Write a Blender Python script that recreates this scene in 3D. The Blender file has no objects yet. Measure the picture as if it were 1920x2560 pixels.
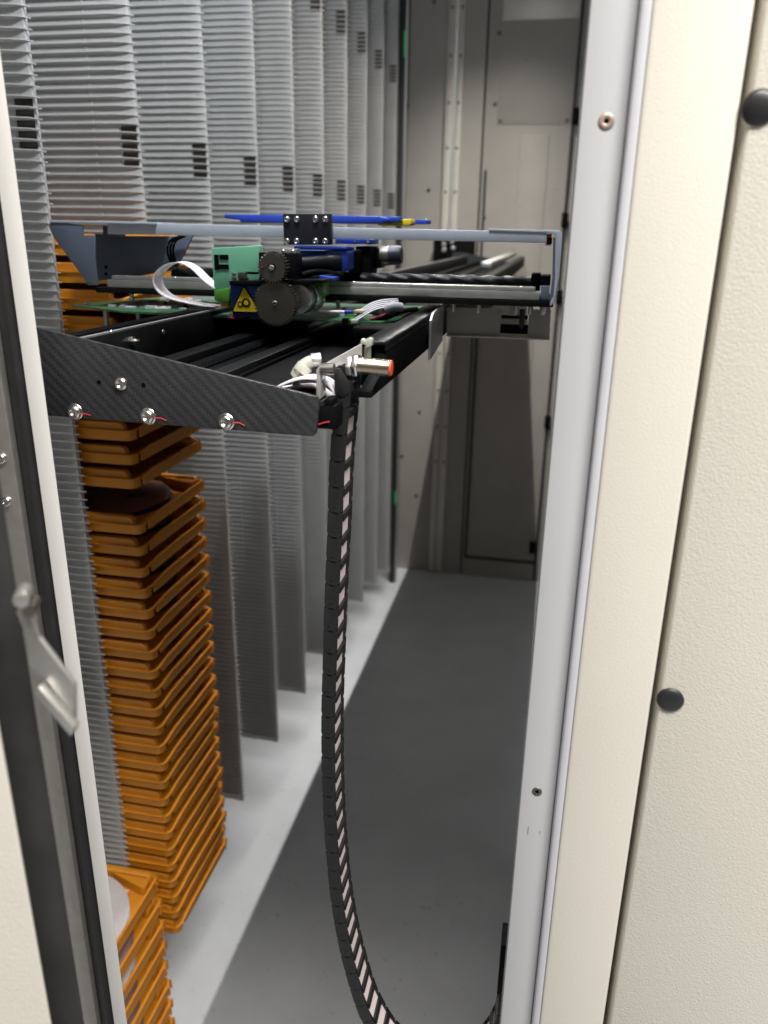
import bpy, bmesh, math, random
from mathutils import Vector, Matrix
random.seed(7)
S = bpy.context.scene
COL = S.collection

# ------------------------------------------------------------------ camera
# world axes: X to the right across the corridor, Y along the corridor, Z up; camera at the origin
MC = ((0.97882, 0.08166, -0.18774), (0.20424, -0.32430, 0.92364), (0.01454, -0.94242, -0.33411))
F = 1965.0
cam_d = bpy.data.cameras.new('camera'); cam = bpy.data.objects.new('camera', cam_d); COL.objects.link(cam)
rx = Vector((MC[0][0], MC[1][0], MC[2][0])).normalized()
bk = -Vector((MC[0][2], MC[1][2], MC[2][2])).normalized()
uy = bk.cross(rx).normalized(); rx = uy.cross(bk)
cam.matrix_world = Matrix(((rx.x, uy.x, bk.x, 0), (rx.y, uy.y, bk.y, 0), (rx.z, uy.z, bk.z, 0), (0, 0, 0, 1)))
cam_d.sensor_width = 36; cam_d.lens = F/2560*36
cam_d.clip_start = 0.02; cam_d.clip_end = 60
cam_d.dof.use_dof = True; cam_d.dof.focus_distance = 0.56; cam_d.dof.aperture_fstop = 8.0
S.camera = cam
S.render.resolution_x = 768; S.render.resolution_y = 1024

# ------------------------------------------------------------------ world and lamps
w = bpy.data.worlds.new('World'); S.world = w; w.use_nodes = True
w.node_tree.nodes['Background'].inputs[0].default_value = (1.0, 0.95, 0.88, 1)
w.node_tree.nodes['Background'].inputs[1].default_value = 0.10
def area(name, loc, target, sx, sy, power, col, spread=180.0):
    l = bpy.data.lights.new(name, 'AREA'); l.shape = 'RECTANGLE'; l.size = sx; l.size_y = sy; l.energy = power; l.color = col; l.spread = math.radians(spread)
    o = bpy.data.objects.new(name, l); COL.objects.link(o)
    z = (Vector(loc)-Vector(target)).normalized()
    y = Vector((0, 1, 0)) if abs(z.y) < .9 else Vector((0, 0, 1))
    x = y.cross(z).normalized(); y = z.cross(x)
    o.matrix_world = Matrix(((x.x, y.x, z.x, loc[0]), (x.y, y.y, z.y, loc[1]), (x.z, y.z, z.z, loc[2]), (0, 0, 0, 1)))
    return o
# light strip inside the cabinet, under its roof along the corridor, and the warm ceiling panels of the room
area('cabinet_strip_light', (-0.19, 0.85, 0.735), (-0.19, 0.85, 0), 0.005, 0.75, 4.8, (0.90, 0.95, 1.0), 150)
area('cabinet_strip_light', (-0.19, 1.90, 0.735), (-0.19, 1.90, 0), 0.005, 1.2, 15.0, (1.0, 0.95, 0.88), 118)
area('header_strip_light', (-0.19, 0.47, 0.60), (-0.42, 1.5, 0.15), 0.10, 0.10, 7.4, (0.87, 0.94, 1.0))
area('room_ceiling_light', (0.62, -0.55, 1.72), (-0.05, 0.42, -0.4), 1.7, 0.5, 112.0, (1.0, 0.965, 0.905))
S.view_settings.view_transform = 'Standard'; S.view_settings.look = 'None'
S.view_settings.exposure = 0.0; S.view_settings.gamma = 1.0
S.view_settings.use_curve_mapping = False
S.render.engine = 'CYCLES'

# ------------------------------------------------------------------ helpers
K = 1920/1659
def at(u, v, Y):
    """point of the plane Y seen at (u, v) of the photograph shown 1659 wide"""
    c = (u*K-960, v*K-1280, F)
    r = [sum(MC[i][j]*c[j] for j in range(3)) for i in range(3)]
    s = Y/r[1]
    return Vector((r[0]*s, Y, r[2]*s))

class MB:
    def __init__(self): self.v = []; self.f = []; self.sm = []
    def add(self, vs, fs, smooth=False):
        b = len(self.v); self.v += [Vector(p) for p in vs]
        self.f += [tuple(b+i for i in q) for q in fs]; self.sm += [smooth]*len(fs); return self
    def box(self, a, b):
        x0, x1 = sorted((a[0], b[0])); y0, y1 = sorted((a[1], b[1])); z0, z1 = sorted((a[2], b[2]))
        vs = [(x0,y0,z0),(x1,y0,z0),(x1,y1,z0),(x0,y1,z0),(x0,y0,z1),(x1,y0,z1),(x1,y1,z1),(x0,y1,z1)]
        return self.add(vs, [(0,3,2,1),(4,5,6,7),(0,1,5,4),(1,2,6,5),(2,3,7,6),(3,0,4,7)])
    def pbox(self, u0, v0, u1, v1, Y, d):
        a = at(u0, v0, Y); b = at(u1, v1, Y); return self.box(a, (b.x, Y+d, b.z))
    def prism(self, poly, a, b, axis='y'):
        n = len(poly)
        def P(p, h): return {'y': (p[0], h, p[1]), 'z': (p[0], p[1], h), 'x': (h, p[0], p[1])}[axis]
        vs = [P(p, a) for p in poly]+[P(p, b) for p in poly]
        fs = [tuple(range(n)), tuple(range(2*n-1, n-1, -1))]+[(i, i+n, (i+1) % n+n, (i+1) % n) for i in range(n)]
        return self.add(vs, fs)
    def pprism(self, pts, Y, d):
        q = [at(u, v, Y) for u, v in pts]; return self.prism([(p.x, p.z) for p in q], Y, Y+d)
    def lathe(self, c, ax, prof, n=24, smooth=True):
        ax = Vector(ax).normalized(); e = Vector((0,0,1)) if abs(ax.z) < .9 else Vector((1,0,0))
        e1 = ax.cross(e).normalized(); e2 = ax.cross(e1); c = Vector(c)
        vs = []
        for r, h in prof:
            for k in range(n):
                t = 2*math.pi*k/n; vs.append(c+ax*h+e1*(r*math.cos(t))+e2*(r*math.sin(t)))
        fs = []
        for i in range(len(prof)-1):
            for k in range(n): fs.append((i*n+k, i*n+(k+1) % n, (i+1)*n+(k+1) % n, (i+1)*n+k))
        self.add(vs, fs, smooth)
        m = len(prof)
        return self.add(vs[:n], [tuple(range(n-1, -1, -1))]).add(vs[(m-1)*n:], [tuple(range(n))])
    def cyl(self, a, b, r, n=20, r2=None):
        a = Vector(a); b = Vector(b); d = (b-a).length
        return self.lathe(a, b-a, [(r, 0), (r if r2 is None else r2, d)], n)
    def tube(self, pts, r, n=8):
        pts = [Vector(p) for p in pts]; m = len(pts); vs = []
        for i, p in enumerate(pts):
            t = (pts[min(i+1, m-1)]-pts[max(i-1, 0)]).normalized()
            e = Vector((0,0,1)) if abs(t.z) < .9 else Vector((1,0,0))
            e1 = t.cross(e).normalized(); e2 = t.cross(e1)
            for k in range(n):
                q = 2*math.pi*k/n; vs.append(p+e1*(r*math.cos(q))+e2*(r*math.sin(q)))
        fs = [(i*n+k, i*n+(k+1) % n, (i+1)*n+(k+1) % n, (i+1)*n+k) for i in range(m-1) for k in range(n)]
        self.add(vs, fs, True)
        return self.add(vs[:n], [tuple(range(n-1, -1, -1))]).add(vs[-n:], [tuple(range(n))])
    def ribbon(self, pts, wvec, th):
        """flat band along pts, wide along wvec, thick th"""
        pts = [Vector(p) for p in pts]; wv = Vector(wvec); m = len(pts); vs = []
        for i, p in enumerate(pts):
            t = (pts[min(i+1, m-1)]-pts[max(i-1, 0)]).normalized(); nn = t.cross(wv).normalized()*th*.5
            vs += [p-nn, p+wv-nn, p+wv+nn, p+nn]
        fs = []
        for i in range(m-1):
            for k in range(4): fs.append((i*4+k, i*4+(k+1) % 4, i*4+4+(k+1) % 4, i*4+4+k))
        fs += [(3,2,1,0), (4*m-4, 4*m-3, 4*m-2, 4*m-1)]
        return self.add(vs, fs, False)
    def build(self, name, mat, parent=None, bevel=0.0, seg=2):
        me = bpy.data.meshes.new(name)
        off = parent.matrix_basis.translation.copy() if parent is not None else Vector((0,0,0))
        if parent is not None and parent.parent is not None: off += parent.parent.matrix_basis.translation
        if parent is not None and parent.type == 'MESH' and parent.parent is None: off = parent.location.copy()
        me.from_pydata([p-off for p in self.v], [], self.f)
        for p, s in zip(me.polygons, self.sm): p.use_smooth = s
        bm = bmesh.new(); bm.from_mesh(me)
        if bevel: 
            bmesh.ops.remove_doubles(bm, verts=bm.verts, dist=1e-6)
            es = [e for e in bm.edges if len(e.link_faces) == 2 and e.calc_face_angle(0) > .6]
            bmesh.ops.bevel(bm, geom=es, offset=bevel, segments=seg, profile=.5, affect='EDGES', clamp_overlap=True)
        bmesh.ops.recalc_face_normals(bm, faces=bm.faces)
        bm.to_mesh(me); bm.free()
        if bevel:
            for p in me.polygons: p.use_smooth = True
            try: me.set_sharp_from_angle(angle=math.radians(35))
            except Exception: pass
        me.materials.append(mat)
        o = bpy.data.objects.new(name, me); COL.objects.link(o)
        if parent is not None: o.parent = parent
        return o

def tag(o, label, cat, group=None):
    o['label'] = label; o['category'] = cat
    if group: o['group'] = group
    return o
def thing(name, loc, label, cat, group=None):
    o = bpy.data.objects.new(name, None); COL.objects.link(o); o.location = loc; o.empty_display_size = .02
    return tag(o, label, cat, group)
def copy_tree(o, parent=None):
    c = o.copy(); COL.objects.link(c)
    if parent is not None: c.parent = parent
    for ch in list(o.children): copy_tree(ch, c)
    return c
def spline(pts, n=8):
    P = [Vector(p) for p in pts]; P = [P[0]*2-P[1]]+P+[P[-1]*2-P[-2]]; out = []
    for i in range(1, len(P)-2):
        for k in range(n):
            t = k/n; a, b, c, d = P[i-1:i+3]
            out.append(.5*((2*b)+(c-a)*t+(2*a-5*b+4*c-d)*t*t+(-a+3*b-3*c+d)*t**3))
    return out+[P[-2]]
ORD = ['', 'first','second','third','fourth','fifth','sixth','seventh','eighth','ninth','tenth','eleventh','twelfth','thirteenth','fourteenth','fifteenth','sixteenth','seventeenth','eighteenth','nineteenth','twentieth','twenty-first','twenty-second','twenty-third','twenty-fourth']

# ------------------------------------------------------------------ materials
def mat(name, col, rough=.5, metal=0.0, var=.08, vscale=40, bump=0.0, bscale=300, rvar=.1, spec=.5, trans=0.0, emit=0.0, coat=0.0, orv=0.0):
    m = bpy.data.materials.new(name); m.use_nodes = True; nt = m.node_tree; b = nt.nodes['Principled BSDF']
    tc = nt.nodes.new('ShaderNodeTexCoord')
    nz = nt.nodes.new('ShaderNodeTexNoise'); nz.inputs['Scale'].default_value = vscale; nz.inputs['Detail'].default_value = 5
    nt.links.new(tc.outputs['Object'], nz.inputs['Vector'])
    rp = nt.nodes.new('ShaderNodeValToRGB')
    rp.color_ramp.elements[0].position = .3; rp.color_ramp.elements[1].position = .7
    rp.color_ramp.elements[0].color = tuple(c*(1-var) for c in col)+(1,)
    rp.color_ramp.elements[1].color = tuple(min(1, c*(1+var)) for c in col)+(1,)
    nt.links.new(nz.outputs['Fac'], rp.inputs['Fac']); 
    if orv:
        oi = nt.nodes.new('ShaderNodeObjectInfo'); hs = nt.nodes.new('ShaderNodeHueSaturation'); r2 = nt.nodes.new('ShaderNodeMapRange')
        r2.inputs['To Min'].default_value = 1-orv; r2.inputs['To Max'].default_value = 1+orv
        nt.links.new(oi.outputs['Random'], r2.inputs['Value']); nt.links.new(r2.outputs['Result'], hs.inputs['Value'])
        nt.links.new(rp.outputs['Color'], hs.inputs['Color']); nt.links.new(hs.outputs['Color'], b.inputs['Base Color'])
    else: nt.links.new(rp.outputs['Color'], b.inputs['Base Color'])
    mr = nt.nodes.new('ShaderNodeMapRange'); mr.inputs['To Min'].default_value = max(.02, rough-rvar); mr.inputs['To Max'].default_value = min(1, rough+rvar)
    nt.links.new(nz.outputs['Fac'], mr.inputs['Value']); nt.links.new(mr.outputs['Result'], b.inputs['Roughness'])
    b.inputs['Metallic'].default_value = metal; b.inputs['Specular IOR Level'].default_value = spec
    b.inputs['Transmission Weight'].default_value = trans; b.inputs['Coat Weight'].default_value = coat
    if emit:
        b.inputs['Emission Color'].default_value = tuple(col)+(1,); b.inputs['Emission Strength'].default_value = emit
    if bump:
        n2 = nt.nodes.new('ShaderNodeTexNoise'); n2.inputs['Scale'].default_value = bscale; n2.inputs['Detail'].default_value = 2
        nt.links.new(tc.outputs['Object'], n2.inputs['Vector'])
        bp = nt.nodes.new('ShaderNodeBump'); bp.inputs['Strength'].default_value = bump; bp.inputs['Distance'].default_value = .001
        nt.links.new(n2.outputs['Fac'], bp.inputs['Height']); nt.links.new(bp.outputs['Normal'], b.inputs['Normal'])
    return m
def carbon():
    m = bpy.data.materials.new('carbon_weave'); m.use_nodes = True; nt = m.node_tree; b = nt.nodes['Principled BSDF']; L = nt.links
    def M(op, *a):
        n = nt.nodes.new('ShaderNodeMath'); n.operation = op
        for i, x in enumerate(a):
            if isinstance(x, (int, float)): n.inputs[i].default_value = x
            else: L.new(x, n.inputs[i])
        return n.outputs[0]
    tc = nt.nodes.new('ShaderNodeTexCoord'); sx = nt.nodes.new('ShaderNodeSeparateXYZ'); L.new(tc.outputs['Object'], sx.inputs[0])
    u = M('DIVIDE', sx.outputs[0], .00178); v = M('DIVIDE', sx.outputs[2], .00178)
    cu = M('FLOOR', u); cv = M('FLOOR', v); k = M('FLOORED_MODULO', M('ADD', cu, cv), 4)
    w_ = M('LESS_THAN', k, 1.9)
    fu = M('FRACT', u); fv = M('FRACT', v)
    hu = M('SINE', M('MULTIPLY', fu, math.pi)); hv = M('SINE', M('MULTIPLY', fv, math.pi))
    h = M('ADD', M('MULTIPLY', w_, hu), M('MULTIPLY', M('SUBTRACT', 1, w_), hv))
    nz = nt.nodes.new('ShaderNodeTexNoise'); nz.inputs['Scale'].default_value = 60; L.new(tc.outputs['Object'], nz.inputs['Vector'])
    mx = nt.nodes.new('ShaderNodeMix'); mx.data_type = 'RGBA'
    L.new(M('MULTIPLY', w_, M('MULTIPLY', nz.outputs['Fac'], 1.5)), mx.inputs[0])
    mx.inputs[6].default_value = (.020, .021, .024, 1); mx.inputs[7].default_value = (.036, .037, .041, 1); L.new(mx.outputs[2], b.inputs['Base Color'])
    bp = nt.nodes.new('ShaderNodeBump'); bp.inputs['Strength'].default_value = .25; bp.inputs['Distance'].default_value = .0003
    L.new(h, bp.inputs['Height']); L.new(bp.outputs['Normal'], b.inputs['Normal'])
    b.inputs['Roughness'].default_value = .38; b.inputs['Specular IOR Level'].default_value = .6
    return m
T = {}
T['cream'] = mat('cream_powder_coat', (.77, .735, .655), .42, var=.03, vscale=6, bump=.26, bscale=800)
T['creamsm'] = mat('cream_smooth_paint', (.77, .735, .66), .4, var=.03, vscale=6, bump=.12, bscale=900)
T['flange'] = mat('flange_shade_paint', (.51, .515, .54), .36, var=.03, vscale=8, bump=.06, bscale=700)  # jamb paint greyed to carry the shade on the flange
T['white'] = mat('white_post_paint', (.84, .83, .82), .4, var=.03, vscale=15, bump=.08, bscale=800)
T['seal'] = mat('rubber_seal', (.022, .022, .024), .55, var=.2, vscale=60)
T['dim'] = mat('dark_grey_sheet', (.10, .10, .10), .5)
T['wall'] = mat('grey_beige_sheet_metal', (.38, .355, .322), .55, metal=0.0, var=.05, vscale=10, bump=.05, bscale=900)
T['walllight'] = mat('bare_zinc_sheet', (.60, .56, .50), .45, metal=.15, var=.06, vscale=30, bump=.08, bscale=900)
T['floor'] = mat('grey_floor_paint', (.60, .625, .66), .34, var=.06, vscale=9, bump=.05, bscale=500)
T['rack'] = mat('grey_rack_plastic', (.47, .465, .455), .42, var=.05, vscale=25)
T['insert'] = mat('dark_brown_insert', (.035, .028, .022), .5)
T['orange'] = mat('orange_tray_plastic', (.66, .25, .016), .42, orv=.07, var=.07, vscale=30)
T['reelw'] = mat('milky_reel_plastic', (.55, .50, .50), .25, var=.04, vscale=20)
T['reeld'] = mat('smoky_reel_plastic', (.22, .13, .12), .2, var=.06, vscale=20)
T['carbon'] = carbon()
T['steel'] = mat('bright_steel', (.72, .71, .69), .22, metal=1.0, var=.05, vscale=200)
T['satin'] = mat('satin_steel', (.52, .51, .49), .40, metal=.8, var=.06, vscale=120)
T['bright'] = mat('bright_sheet_metal', (.74, .73, .71), .25, metal=.55, var=.05, vscale=120)
T['gear'] = mat('dark_gear_steel', (.17, .155, .135), .42, metal=.85, var=.1, vscale=300)
T['copper'] = mat('tan_screw', (.42, .33, .28), .4, metal=.3)
T['highlight'] = mat('fold_highlight_paint', (.64, .64, .70), .42, var=.02)  # pale lavender that paints the cool highlight along the jamb fold
T['black'] = mat('black_plastic', (.005, .005, .0055), .55, var=.2, vscale=60, spec=.05)
T['chainb'] = mat('black_chain_nylon', (.012, .012, .013), .5, var=.2, vscale=80, bump=.1, bscale=2500)
T['anod'] = mat('black_anodised', (.008, .0078, .0085), .36, var=.2, vscale=80, spec=.12)
T['navy'] = mat('dark_violet_anodised', (.018, .017, .028), .4, metal=.2)
T['blue'] = mat('blue_anodised', (.014, .05, .32), .35, metal=.3, var=.1)
T['blue2'] = mat('blue_plastic', (.02, .06, .42), .4, var=.1)  # stronger blue than the anodised parts
T['beam'] = mat('blue_grey_powder_coat', (.45, .475, .535), .42, var=.05, vscale=60, bump=.2, bscale=1500)
T['beamd'] = mat('slate_powder_coat', (.11, .13, .175), .42, var=.06, vscale=60, bump=.15, bscale=1500)
T['green'] = mat('mint_plastic', (.20, .52, .33), .35, var=.06)
T['green2'] = mat('leaf_green_connector', (.10, .32, .04), .4)
T['pcb'] = mat('circuit_board_green', (.05, .15, .07), .35, var=.5, vscale=220)
T['yellow'] = mat('yellow_sticker', (.72, .52, .015), .45, var=.04)
T['red'] = mat('red_paint', (.45, .02, .04), .5)
T['cap'] = mat('orange_red_cap', (.75, .09, .03), .45)
T['whitec'] = mat('white_cable', (.86, .79, .81), .5, var=.04)
T['pink'] = mat('pinkish_white_cable', (.80, .69, .70), .5, var=.05)
T['wire'] = mat('grey_wire', (.40, .40, .42), .4)
T['clear'] = mat('milky_nylon', (.55, .56, .48), .25, var=.1, trans=.35)
T['plug'] = mat('black_plug', (.02, .02, .022), .4)
T['tan'] = mat('pale_tan_plastic', (.62, .52, .36), .5)
T['led'] = mat('green_led', (.0, .30, .08), .4, emit=.5)
T['led2'] = mat('white_component', (.62, .64, .66), .4)
T['scratch'] = mat('scuff', (.20, .19, .18), .6)

def specks(m, scale, lo, amount):
    nt = m.node_tree; b = nt.nodes['Principled BSDF']; lk = b.inputs['Base Color'].links[0]; src = lk.from_socket
    tc = nt.nodes.new('ShaderNodeTexCoord'); n = nt.nodes.new('ShaderNodeTexNoise'); n.inputs['Scale'].default_value = scale; n.inputs['Detail'].default_value = 3
    nt.links.new(tc.outputs['Object'], n.inputs['Vector'])
    r = nt.nodes.new('ShaderNodeMapRange'); r.inputs['From Min'].default_value = lo; r.inputs['From Max'].default_value = lo+.06; r.inputs['To Max'].default_value = amount
    nt.links.new(n.outputs['Fac'], r.inputs['Value'])
    x = nt.nodes.new('ShaderNodeMix'); x.data_type = 'RGBA'; nt.links.new(r.outputs['Result'], x.inputs[0]); nt.links.new(src, x.inputs[6]); x.inputs[7].default_value = (.12, .11, .10, 1)
    nt.links.new(x.outputs[2], b.inputs['Base Color'])
specks(T['floor'], 75, .68, .35); specks(T['rack'], 60, .70, .22); specks(T['wall'], 45, .70, .25); specks(T['cream'], 38, .735, .25); specks(T['orange'], 90, .70, .25)
# ------------------------------------------------------------------ setting
def struct(o): o['kind'] = 'structure'; return o
FZ = -1.25; YB = 2.82
struct(MB().box((-.86, .385, FZ-.03), (.40, YB+.05, FZ)).build('floor', T['floor']))
struct(MB().box((-4, -4, FZ-.16), (4, .30, FZ-.15)).build('room_floor', T['floor']))
struct(MB().box((-.86, .46, .75), (.40, YB+.05, .78)).build('ceiling', T['dim']))
struct(MB().box((-.86, .46, FZ), (-.84, YB+.05, .75)).build('wall_left', T['dim']))
struct(MB().box((.075, .46, FZ), (.095, YB+.05, .75)).build('wall_right', T['dim']))

# back wall of the cabinet
bw = thing('back_wall', (-.25, YB, FZ), 'beige grey sheet metal back wall at the far end of the corridor', 'wall')
w_ = MB(); w_.box((-.86, YB+.008, FZ), (.40, YB+.02, .75)); w_.build('backing_sheet', T['black'], bw)
w_ = MB(); w_.box((-.86, YB, FZ), (-.268, YB+.007, .75)); w_.build('fixed_panel', T['wall'], bw, .001)
w_ = MB(); w_.box((-.262, YB-.004, FZ), (.0135, YB+.007, .75)); dp = w_.build('door_panel', T['wall'], bw, .001)
w_ = MB(); w_.box((.0225, YB, FZ), (.40, YB+.007, .75)); w_.build('fixed_panel', T['wall'], bw, .001)
a = at(1085, 62, YB); b = at(1255, 0, YB)
MB().box((a.x, YB-.0062, a.z+.02), (b.x, YB-.0042, .74)).build('cover_plate', T['walllight'], bw, .001)
MB().box((a.x, YB-.0062, .335), (b.x, YB-.0042, a.z-.004)).build('cover_plate', T['wall'], bw, .001)
a = at(1125, 292, YB); MB().box((a.x, YB-.0085, -.55), (a.x+.092, YB-.0042, a.z)).build('vertical_stiffener', T['wall'], bw, .002)
m_ = MB(); m_.box((-.245, YB-.011, -1.176), (.012, YB-.0042, -1.168)); m_.box((-.253, YB-.011, -1.176), (-.245, YB-.0042, .20))
m_.build('door_lip', T['seal'], bw)
m_ = MB(); m_.box((.0150, YB-.014, FZ+.02), (.0215, YB-.001, .74)); m_.build('hinge_seal', T['seal'], bw)
for (u, v) in ((1243, 252), (1220, 475), (1183, 908), (1150, 1178), (1208, 640)):
    p = at(u, v, YB); MB().box((p.x-.011, YB-.035, p.z-.022), (p.x+.011, YB-.0145, p.z+.022)).build('hinge', T['black'], bw, .003)
for (u, v) in ((1079, 73), (1070, 225), (1081, 262), (1225, 261), (926, 410), (938, 4), (880, 228), (906, 890), (900, 1070), (868, 985), (1046, 470)):
    p = at(u, v, YB); MB().lathe((p.x, YB-.0002 if p.x < -.27 else YB-.0043, p.z), (0,-1,0), [(.0065, 0), (.0065, .002), (.004, .004), (.0015, .0042)], 12).build('screw', T['gear'], bw)

gr = thing('guide_rail', (-.36, YB, FZ), 'pale vertical guide rail with paired screws on the back wall', 'rail')
m_ = MB()
for x0, x1 in ((-.389, -.366), (-.357, -.336)): m_.box((x0, YB-.016, FZ+.01), (x1, YB-.0005, .745))
m_.build('rail_strip', T['walllight'], gr, .001)
MB().box((-.3655, YB-.006, FZ+.01), (-.3575, YB-.0006, .745)).build('groove', T['satin'], gr)
for i in range(12):
    z = .665-.133*i
    if abs(z+.10) < .12: continue
    for x in (-.3775, -.3465):
        MB().lathe((x, YB-.0161, z), (0,-1,0), [(.0048, 0), (.0045, .001), (.002, .0012)], 12).build('rail_screw', T['gear'], gr)

# post at the end of the racks with green light barrier
lp = thing('sensor_post', (-.506, 2.69, FZ), 'thin dark post with green light beside the farthest rack divider', 'post')
MB().box((-.519, 2.675, FZ), (-.5, 2.715, .745)).build('profile', T['seal'], lp, .001)
MB().box((-.4995, 2.68, FZ+.002), (-.494, 2.69, .744)).build('metal_edge', T['satin'], lp)
for v, h in ((95, .035), (1075, .025)):
    p = at(870 if v < 500 else 852, v, 2.675)
    MB().box((-.5035, 2.6715, p.z-h), (-.5005, 2.6748, p.z+h)).build('green_light', T['led'], lp)

# ------------------------------------------------------------------ door frame, near the camera
# right jamb
rj = thing('door_jamb', (.02, .40, FZ-.1), 'cream door jamb with screwed flange, shade painted grey, at the right of the opening', 'door frame')
Z0, Z1 = FZ-.1, 1.0
def xq(q, Y): return q*Y
Yf = .400
prof = [(.0055, Yf), (.0262, Yf), (.0266, Yf-.0035), (.0282, Yf-.0064), (.0312, Yf-.0075), (.0700, Yf-.0075), (.0712, Yf-.007), (.0715, Yf-.004), (.0715, Yf+.05), (.0055, Yf+.05)]
# flange of the jamb, its shade put into a grey colour
MB().prism([(.0055, Yf), (.0258, Yf), (.0258, Yf+.045), (.0055, Yf+.045)], Z0, Z1, 'z').build('flange', T['flange'], rj, .0012)
MB().prism([(.0260, Yf-.0003), (.0261, Yf-.0034), (.0266, Yf-.0046), (.0280, Yf-.0052), (.0308, Yf-.0057), (.0308, Yf+.045), (.0260, Yf+.045)], Z0, Z1, 'z').build('fold_highlight', T['highlight'], rj, .0005)  # rounded jamb fold, its bright highlight painted in as a paler colour
m_ = MB(); m_.prism([(.0310, Yf-.0050), (.0312, Yf-.0059), (.0330, Yf-.0066), (.0684, Yf-.0105), (.0696, Yf-.0102), (.0702, Yf-.0085), (.0702, Yf+.046), (.0310, Yf+.046)], Z0, Z1, 'z')
m_.build('front_face', T['creamsm'], rj, .0004)
for (u, v) in ((1310, 262), (1160, 1710)):
    p = at(u, v, Yf)
    s_ = MB().lathe((p.x, Yf+.0002, p.z), (0,-1,0), [(.0037 if v < 900 else .0030, 0), (.0036 if v < 900 else .0029, .0005), (.0014, .0006), (.0011, .0002), (.0002, .0002)], 20).build('screw', T['gear'] if v > 900 else T['copper'], rj)
for (u, v, l) in ((1141, 1805, .006), (1166, 1815, .002)):
    p = at(u, v-20, Yf); MB().box((p.x, Yf-.00025, p.z-l), (p.x+.0004, Yf+.0005, p.z)).build('scuff_mark', T['scratch'], rj)
# side panel
sp = thing('cabinet_side_panel', (.12, .37, FZ-.1), 'cream textured cabinet panel with black hole plugs right of the dark gap', 'panel')
Yp = .392
m_ = MB(); m_.prism([(.0737, Yp+.03), (.0737, Yp-.0005), (.0741, Yp-.0025), (.0754, Yp-.0035), (.22, Yp-.012), (.22, Yp+.03)], Z0, Z1, 'z')
m_.build('sheet', T['cream'], sp, .0004)
MB().box((.0695, Yf+.047, Z0), (.0760, Yf+.052, Z1)).build('gap_seal', T['black'], sp)
for (u, v) in ((1641, 232), (1448, 1512)):
    p = at(u, v, Yp-.004)
    MB().lathe((p.x, Yp-.0035, p.z), (-.06,-1,0), [(.0071, 0), (.0071, .0006), (.0066, .0013), (.005, .0021), (.0025, .0026), (.0002, .0027)], 28).build('hole_plug', T['plug'], sp)

# left post
lf = thing('door_post', (-.30, .40, FZ-.1), 'white door post with black rubber seal at the left of the opening', 'door frame')
Yl = .400
MB().prism([(-.7035*Yl, Yl), (-.2925, Yl-.001), (-.2960, Yl+.012), (-.2895, Yl+.010)], Z0, Z1, 'z').build('post', T['white'], lf, .0008)
MB().prism([(-.2928, Yl+.004), (-.300, Yl+.001), (-.3065, Yl+.003), (-.3095, Yl+.012), (-.2962, Yl+.012)], Z0, Z1, 'z').build('rubber_seal', T['seal'], lf, .001)
MB().prism([(-.3068, Yl-.002), (-.345, Yl-.004), (-.345, Yl+.012), (-.3098, Yl+.012)], Z0, Z1, 'z').build('outer_strip', T['satin'], lf, .001)
for (u, v) in ((4, 990), (15, 1083)):
    p = at(u, v, Yl-.003); MB().lathe((p.x, Yl-.0022, p.z), (0,-1,0), [(.0032, 0), (.0032, .0025), (.0015, .0034), (.0012, .002)], 16).build('bolt', T['steel'], lf)
od = thing('open_cabinet_door', (-.22, .25, FZ-.1), 'edge of the open cream cabinet door, blurred at far left', 'door')
Yd = .21
MB().prism([(-.8755*Yd, Yd), (-.40, Yd-.012), (-.40, Yd+.02), (-.2025, Yd+.02)], Z0, Z1, 'z').build('door_skin', T['cream'], od, .002)
MB().prism([(-.2060, .226), (-.1965, .225), (-.1805, .225), (-.1880, .235), (-.2120, .235)], Z0, .02, 'z').build('dark_profile', T['seal'], od, .001)
la = thing('door_latch', tuple(at(60, 1290, .262)), 'blurred steel latch lever hanging from the open door', 'latch')
Yk_ = .214
p = at(62, 1285, Yk_); MB().cyl((p.x-.004, Yk_+.004, p.z), (p.x+.0005, Yk_-.005, p.z), .0027, 20).build('pivot_pin', T['satin'], la, .0006)
p2 = at(78, 1310, Yk_); MB().cyl((p2.x-.003, Yk_+.004, p2.z), (p2.x, Yk_-.004, p2.z), .0022, 16).build('pivot_pin', T['gear'], la)
MB().pprism([(60, 1390), (84, 1378), (160, 1480), (160, 1560), (100, 1470), (62, 1440)], Yk_, .0022)  .build('lever', T['satin'], la, .0005)
MB().pprism([(74, 1500), (82, 1484), (160, 1574), (152, 1592)], Yk_-.004, .004).build('lever_edge', T['satin'], la, .0005)
MB().pprism([(34, 1322), (52, 1300), (90, 1398), (70, 1412)], Yk_+.003, .002).build('lever_arm', T['satin'], la, .0005)

dh = thing('light_blocking_header', (-.14, .40, .13), 'unseen cream header added above the door opening to block room light', 'door frame')  # added out of view to keep room light off the upper interior
MB().box((-.40, Yf-.010, .13), (.22, Yf+.055, 1.0)).build('front_face', T['creamsm'], dh, .002)
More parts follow.
